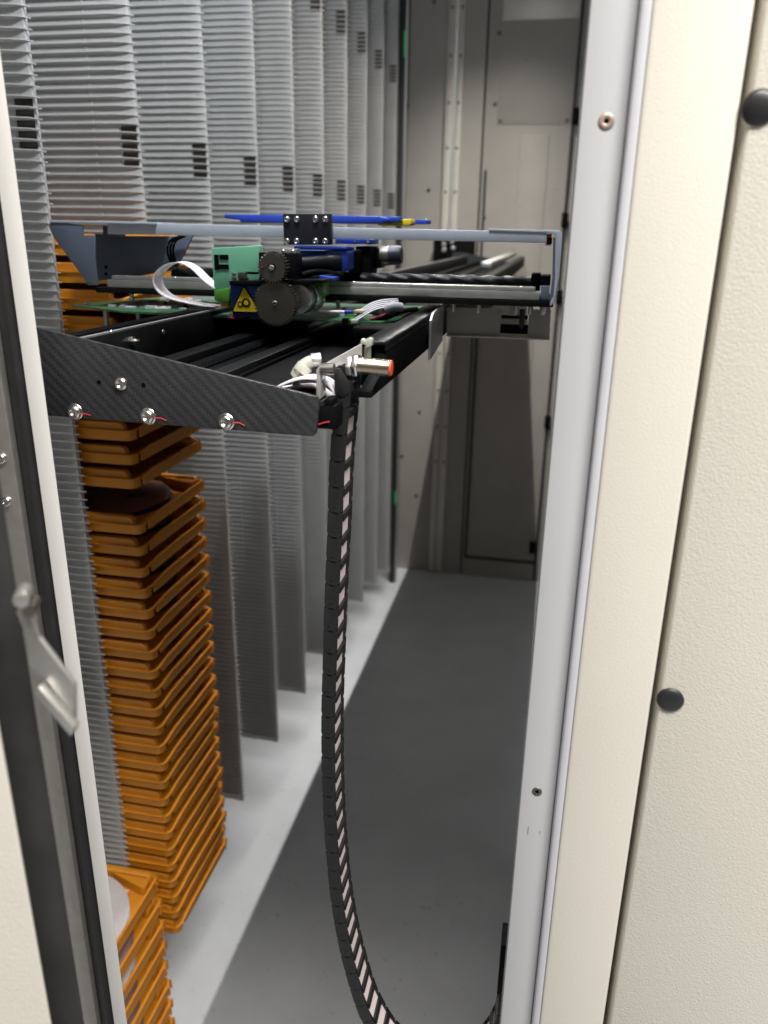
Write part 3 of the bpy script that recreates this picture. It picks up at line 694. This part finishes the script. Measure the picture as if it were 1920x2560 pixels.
for (u, v, r) in ((728, 663, .0019), (826, 667, .0017), (978, 668, .0022), (1033, 669, .0024), (1115, 668, .0022), (1146, 669, .0022), (1177, 668, .0046), (280, 640, .002), (360, 645, .002)):
    p = at(u, v, YBm+.006); MB().lathe((p.x, YBm+.006+.004, zb0), (0,0,-1), [(r, 0), (r, .006), (r*.7, .0075), (.0002, .0078)], 14).build('stud', T['satin'], cb)
# skirt sheet below the right half, with its cut-out
Ys = YBm+.055
MB().pprism([(966, 664), (1084, 667), (1079, 729), (965, 725)], Ys, .0015).build('skirt_sheet', T['wall'], cb)
MB().pprism([(1144, 668), (1190, 669), (1187, 733), (1139, 731)], Ys, .0015).build('skirt_sheet', T['wall'], cb)
MB().pprism([(965, 725), (1079, 728), (1139, 731), (1187, 733), (1187, 735), (1139, 734), (1079, 731.5), (965, 727)], Ys-.004, .006).build('skirt_lip', T['walllight'], cb)
MB().pbox(1080, 700, 1140, 722, Ys+.004, .004).build('cutout_bar', T['black'], cb)
MB().pbox(1080, 680, 1140, 690, Ys+.01, .004).build('cutout_bar', T['anod'], cb)
MB().pprism([(1122, 668), (1134, 668), (1133, 700), (1128, 712), (1121, 706)], Ys-.002, .003).build('cable_clip', T['navy'], cb, .0005)
MB().pbox(950, 662, 1060, 665.5, YBm+.02, .03).build('shim', T['satin'], cb)
# circuit board slung under the base plate
zpc = at(490, 686, .66).z
xa_ = at(137, 662, .69).x; xb_ = at(850, 690, .66).x
pts = [(xa_, .705), (at(250, 674, .66).x, .668), (at(460, 684, .66).x, .655), (xb_-.01, .655), (xb_, .668), (xb_, .82), (xa_+.03, .82), (xa_, .735)]
pb = MB().prism(pts, zpc, zpc+.0016, 'z').build('circuit_board', T['pcb'], cb)
random.seed(3)
for i in range(95):
    x = random.uniform(xa_+.035, -.26); y = random.uniform(.69, .80); s = random.uniform(.002, .007)
    MB().box((x, y, zpc+.0017), (x+s*1.6, y+s, zpc+.0017+random.uniform(.0006, .0022))).build('component', random.choice([T['led2'], T['led2'], T['led2'], T['whitec'], T['wire'], T['black']]), pb)
for i in range(16):
    x = random.uniform(-.205, xb_-.015); y = random.uniform(.662, .76); s = random.uniform(.0015, .005)
    MB().box((x, y, zpc+.0017), (x+s*1.6, y+s, zpc+.0017+random.uniform(.0008, .003))).build('component', random.choice([T['led2'], T['tan'], T['green2'], T['wire']]), pb)
for (u, v) in ((174, 659), (179, 659)):
    p = at(u, v, .70); MB().cyl((p.x, .71, zpc+.0016), (p.x, .71, zpc+.005), .0012, 12).build('solder_pin', T['steel'], pb)
MB().pbox(748, 690, 776, 702, .655, .008).build('connector', T['green2'], pb, .0003)
MB().pbox(738, 688, 752, 699, .653, .006).build('connector', T['black'], pb, .0003)
MB().pbox(758, 690, 772, 699, .650, .004).build('connector', T['led2'], pb, .0003)
MB().tube([at(690, 673, .66), at(760, 674, .66)], .0012, 8).build('jumper_wire', T['whitec'], pb)
MB().tube([at(745, 674, .658), at(762, 674, .658)], .0017, 8).build('wire_sleeve', T['blue2'], pb)
MB().pbox(764, 670, 785, 676, .662, .01).build('connector', T['tan'], pb, .0003)
for (u) in (230, 262, 300):
    p = at(u, 690, .72); MB().cyl((p.x, .72, zpc), (p.x, .72, -.091), .0025, 10).build('board_post', T['satin'] if u != 262 else T['black'], cb)
MB().box((-.40, .73, -.105), (-.34, .745, zpc-.002)).build('board_carrier', T['black'], cb)

rc = thing('grey_ribbon_cable', tuple(at(800, 675, .66)), 'striped grey ribbon cable plugged into the circuit board end', 'cable')
base = spline([at(768, 693, .655), at(785, 683, .658), at(805, 671, .662), at(830, 664, .668), at(862, 662, .676)], 6)
for i in range(9):
    MB().tube([p+Vector((-.0012*i*.5, .0024*i, .0011*i*.5)) for p in base], .0008, 6).build('conductor', T['whitec'] if i % 2 == 0 else T['plug'], rc)
MB().tube(spline([at(800, 690, .665), at(830, 680, .668), at(850, 668, .672), at(880, 668, .69)], 5), .0011, 6).build('conductor', T['red'], rc)
MB().tube(spline([at(800, 695, .667), at(835, 686, .670), at(870, 672, .675), at(900, 668, .69)], 5), .0022, 8).build('sleeve', T['black'], rc)
MB().tube(spline([at(830, 668, .662), at(848, 662, .664), at(866, 664, .67)], 5), .0040, 10).build('braided_sleeve', T['wire'], rc)

# ------------------------------------------------------------------ gripper unit riding on the beam
gu = thing('gripper_drive_unit', tuple(at(600, 640, .66)), 'blue and black gripper drive with two meshing steel gears', 'machine unit')
def gear(c, ro, ri, nt, Y, d, name, bore):
    P = []
    for i in range(nt):
        t0 = 2*math.pi*i/nt; dt = 2*math.pi/nt
        for f_, r in ((-.30, ri), (-.17, ro*.985), (-.12, ro), (.12, ro), (.17, ro*.985), (.30, ri)): P.append((c.x+r*math.cos(t0+f_*dt), c.z+r*math.sin(t0+f_*dt)))
    g = MB().prism(P, Y, Y+d).build(name, T['gear'], gu)
    return g
cB = at(594, 655, .630); cS = at(588, 578, .628)
g1 = gear(cB, .0186, .0168, 44, .630, .0075, 'large_gear', .002)
MB().lathe((cB.x, .6299, cB.z), (0,-1,0), [(.0021, 0), (.0021, .0008), (.0017, .0010)], 18).build('shaft_screw', T['satin'], g1)
MB().box((cB.x-.0013, .6285, cB.z-.0004), (cB.x+.0013, .6292, cB.z+.0004)).build('screw_slot', T['black'], g1)
g2 = gear(cS, .0124, .0106, 28, .628, .0085, 'small_gear', .003)
MB().lathe((cS.x, .6279, cS.z), (0,-1,0), [(.0031, 0), (.0031, .0001)], 20).build('bore', T['black'], g2)
MB().lathe((cS.x-.0003, .6278, cS.z-.0003), (0,-1,0), [(.0026, 0), (.0026, .0008), (.0022, .0010)], 5, False).build('shaft_end', T['satin'], g2)
a_ = at(563, 579, .6276); b_ = at(574, 574, .6276); MB().tube([a_, b_], .0004, 6).build('torque_mark', T['red'], g2)
# gear carrier (black) and blue housing
MB().pbox(558, 545, 638, 603, .640, .020).build('gear_carrier', T['anod'], gu, .0008)
m_ = MB(); m_.pprism([(495, 607), (700, 604), (700, 612), (560, 618), (495, 616)], .642, .05); m_.build('cover_plate', T['anod'], gu, .0005)
MB().pprism([(497, 615.5), (600, 617), (600, 687), (502, 683)], .646, .030).build('blue_housing', T['blue'], gu, .0006)
lb = MB().pprism([(524, 619), (530, 619), (561.5, 672), (559, 677), (503, 675), (501, 670)], .6452, .0008).build('warning_label', T['black'], gu)
MB().pprism([(525.5, 622), (528.5, 622), (558, 672), (556.5, 674), (505.5, 672.5), (504, 670)], .6448, .0004).build('yellow_field', T['yellow'], lb)
def sym(u, v, r, nt, Y):
    c = at(u, v, Y); P = []
    for i in range(nt):
        t0 = 2*math.pi*i/nt; dt = 2*math.pi/nt
        for f_, rr in ((-.28, r*.76), (-.2, r), (.2, r), (.28, r*.76)): P.append((c.x+rr*math.cos(t0+f_*dt), c.z+rr*math.sin(t0+f_*dt)))
    MB().prism(P, Y, Y+.0002).build('gear_symbol', T['black'], lb)
    MB().lathe((c.x, Y-.0001, c.z), (0,1,0), [(r*.5, 0), (r*.5, .00008)], 20, False).build('gear_symbol_hole', T['yellow'], lb)
sym(531.5, 654, .0042, 13, .6445); sym(519, 657.5, .0027, 10, .6444)
# little terminal and motor can
MB().pbox(513, 588, 530, 604, .648, .012).build('terminal', T['gear'], gu, .0004)
for (u, v, w2, h2_) in ((504, 591, 8, 4), (504, 599, 9, 4), (531, 588, 5, 4), (532, 599, 6, 4)): MB().pbox(u-w2/2, v-h2_/2, u+w2/2, v+h2_/2, .650, .005).build('solder_tab', T['steel'], gu, .0003)
MB().pbox(534, 586, 560, 594, .652, .006).build('metal_shim', T['satin'], gu, .0003)
c = at(648, 645, .655)
MB().lathe((c.x, .648, c.z), (0,1,0), [(.0118, 0), (.0122, .001), (.0122, .014), (.0116, .0142), (.0116, .0155), (.0128, .0157), (.0128, .042), (.0110, .0435)], 32).build('motor_can', T['bright'], gu)
MB().lathe((c.x, .6622, c.z), (0,1,0), [(.0125, 0), (.0125, .0015)], 32).build('motor_band', T['black'], gu)
# grey block with two screws, black bellows shaft, blue drive block, motor
MB().pbox(610, 537, 640, 560, .668, .012).build('grey_block', T['satin'], gu, .0005)
for (u, v) in ((705/3.318*.864+415, 545), (728, 0)): pass
for (u, v) in ((612, 544), (632, 545)): button_head(at(u, v, .668), .0020, .0015, 'block_screw', gu, 16, washer=False)
a_ = at(638, 574, .675); b_ = at(735, 566, .695); prof = []; d = b_-a_; L_ = d.length
for i in range(40): h = L_*i/40; prof += [(.0068, h), (.0073, h+L_/80)]
MB().lathe(a_, d, prof, 20).build('threaded_shaft', T['anod'], gu)
MB().pbox(634, 531, 748, 541, .690, .03).build('drive_block', T['blue'], gu, .0012)
MB().pprism([(700, 541), (748, 541), (752, 546), (752, 582), (744, 587), (704, 586), (712, 574), (712, 556)], .692, .04).build('drive_block', T['blue'], gu, .0010)
MB().pbox(640, 541, 702, 556, .712, .03).build('drive_block', T['blue'], gu, .0008)
MB().pbox(724, 516, 803, 528, .735, .03).build('motor_flange', T['blue'], gu, .0006)
for (u, v) in ((735, 522), (766, 521), (795, 522)): MB().lathe(at(u, v, .735), (0,-1,0), [(.0012, 0), (.0012, .0004)], 10).build('flange_screw', T['steel'], gu)
m_ = MB(); m_.pbox(752, 540, 770, 590, .715, .03); m_.pbox(768, 532, 800, 596, .74, .03); m_.pbox(796, 535, 818, 580, .755, .03); m_.build('drive_motor', T['black'], gu, .001)
a_ = at(806, 553, .765); b_ = at(868, 551, .765); MB().lathe(a_, b_-a_, [(.0088, 0), (.0088, (b_-a_).length-.003), (.0075, (b_-a_).length)], 28).build('motor_cap', T['navy'], gu); MB().lathe(a_+(b_-a_)*.2, b_-a_, [(.0089, 0), (.0091, .0008), (.0091, .0095), (.0089, .0102)], 28).build('motor_collar', T['gear'], gu)
MB().pprism([(690, 595), (720, 600), (720, 606), (700, 612), (690, 606)], .665, .02).build('blue_clip', T['blue2'], gu, .0004)
m_ = MB(); m_.tube(spline([at(640, 600, .665), at(668, 590, .67), at(700, 588, .68), at(740, 596, .69)], 5), .0026, 8); m_.tube(spline([at(645, 606, .668), at(680, 600, .672), at(720, 596, .68)], 5), .002, 8); m_.build('cable_loom', T['black'], gu)
MB().pbox(676, 608, 698, 640, .672, .02).build('connector_block', T['green2'], gu, .0004)
MB().pbox(688, 618, 702, 634, .668, .006).build('connector_plug', T['clear'], gu, .0006)
# black clamp plate with eight screws gripping the beam
cl = MB().pprism([(611, 462), (714, 462), (715, 529), (613, 529)], .692, .006).build('clamp_plate', T['navy'], gu, .0004)
for u in (620.5, 641.5, 682, 703):
    for v in (474, 521): button_head(at(u, v, .692), .0029, .0022, 'clamp_screw', cl, 20, washer=False)
# blue fork arms on top
m_ = MB(); m_.pprism([(484, 464), (486, 463), (614, 464), (614, 481), (519, 480), (518, 475), (488, 472), (484, 470)], .79, .05); m_.build('fork_arm', T['blue2'], gu, .0008)
m_ = MB(); m_.pprism([(712, 466), (820, 467), (830, 472), (830, 480), (820, 482), (712, 482)], .80, .05); m_.pprism([(826, 467), (864, 468), (864, 478), (826, 480)], .83, .04); m_.build('fork_arm', T['blue2'], gu, .0008)
MB().pprism([(815, 480), (826, 474), (887, 473), (889, 484), (880, 487), (815, 487)], .845, .03).build('yellow_finger', T['yellow'], gu, .0008)
MB().pprism([(893, 474), (925, 475), (925, 484), (893, 484)], .87, .02).build('fork_tip', T['blue2'], gu, .0005)
# mint green holder with the black mark
gb = MB().pprism([(456, 536), (562, 530), (562, 598), (556, 610), (476, 640), (464, 634), (460, 600)], .652, .008).build('green_holder', T['green'], gu, .0010)
fm_ = MB()
for r_ in ((462, 550, 473.5, 583), (473.4, 550, 493, 561), (473.4, 571, 494, 582)): fm_.pbox(*r_, .6512, .0006)
fm_.build('letter_mark', T['black'], gb)
MB().pprism([(462, 627), (495, 622), (495, 652), (478, 655), (463, 648)], .650, .012).build('green_connector', T['green2'], gu, .0006)
MB().pbox(477, 652, 494, 664, .652, .008).build('yellow_plug', T['yellow'], gu, .0005)
for k in range(3):
    MB().tube(spline([at(500+6*k, 676+k, .65), at(494+8*k, 686+2*k, .648), at(516+9*k, 684+k, .65), at(540, 682, .652)], 5), .0006, 6).build('red_wire', T['red'] if k < 2 else T['black'], gu)
# white ribbon loop
rl = thing('white_ribbon_cable', tuple(at(400, 600, .66)), 'white ribbon cable looping left from the green holder', 'cable')
MB().ribbon(spline([at(470, 628, .652), at(440, 607, .652), at(412, 580, .652), at(383, 567, .652), at(353, 574, .652), at(331, 597, .652), at(336, 624, .652), at(360, 643, .652), at(400, 654, .652), at(440, 661, .652), at(490, 664, .652)], 9), (0, .018, 0), .0007).build('ribbon', T['whitec'], rl)
cbk = thing('black_cable_bundle', tuple(at(375, 530, .735)), 'thin black cables looping down behind the left end of the beam', 'cable')
for k in range(3):
    MB().tube(spline([at(392+4*k, 510, .722), at(368+6*k, 520, .722), at(362+6*k, 545, .722), at(372+5*k, 575, .722)], 6), .0012, 8).build('cable', T['black'], cbk)
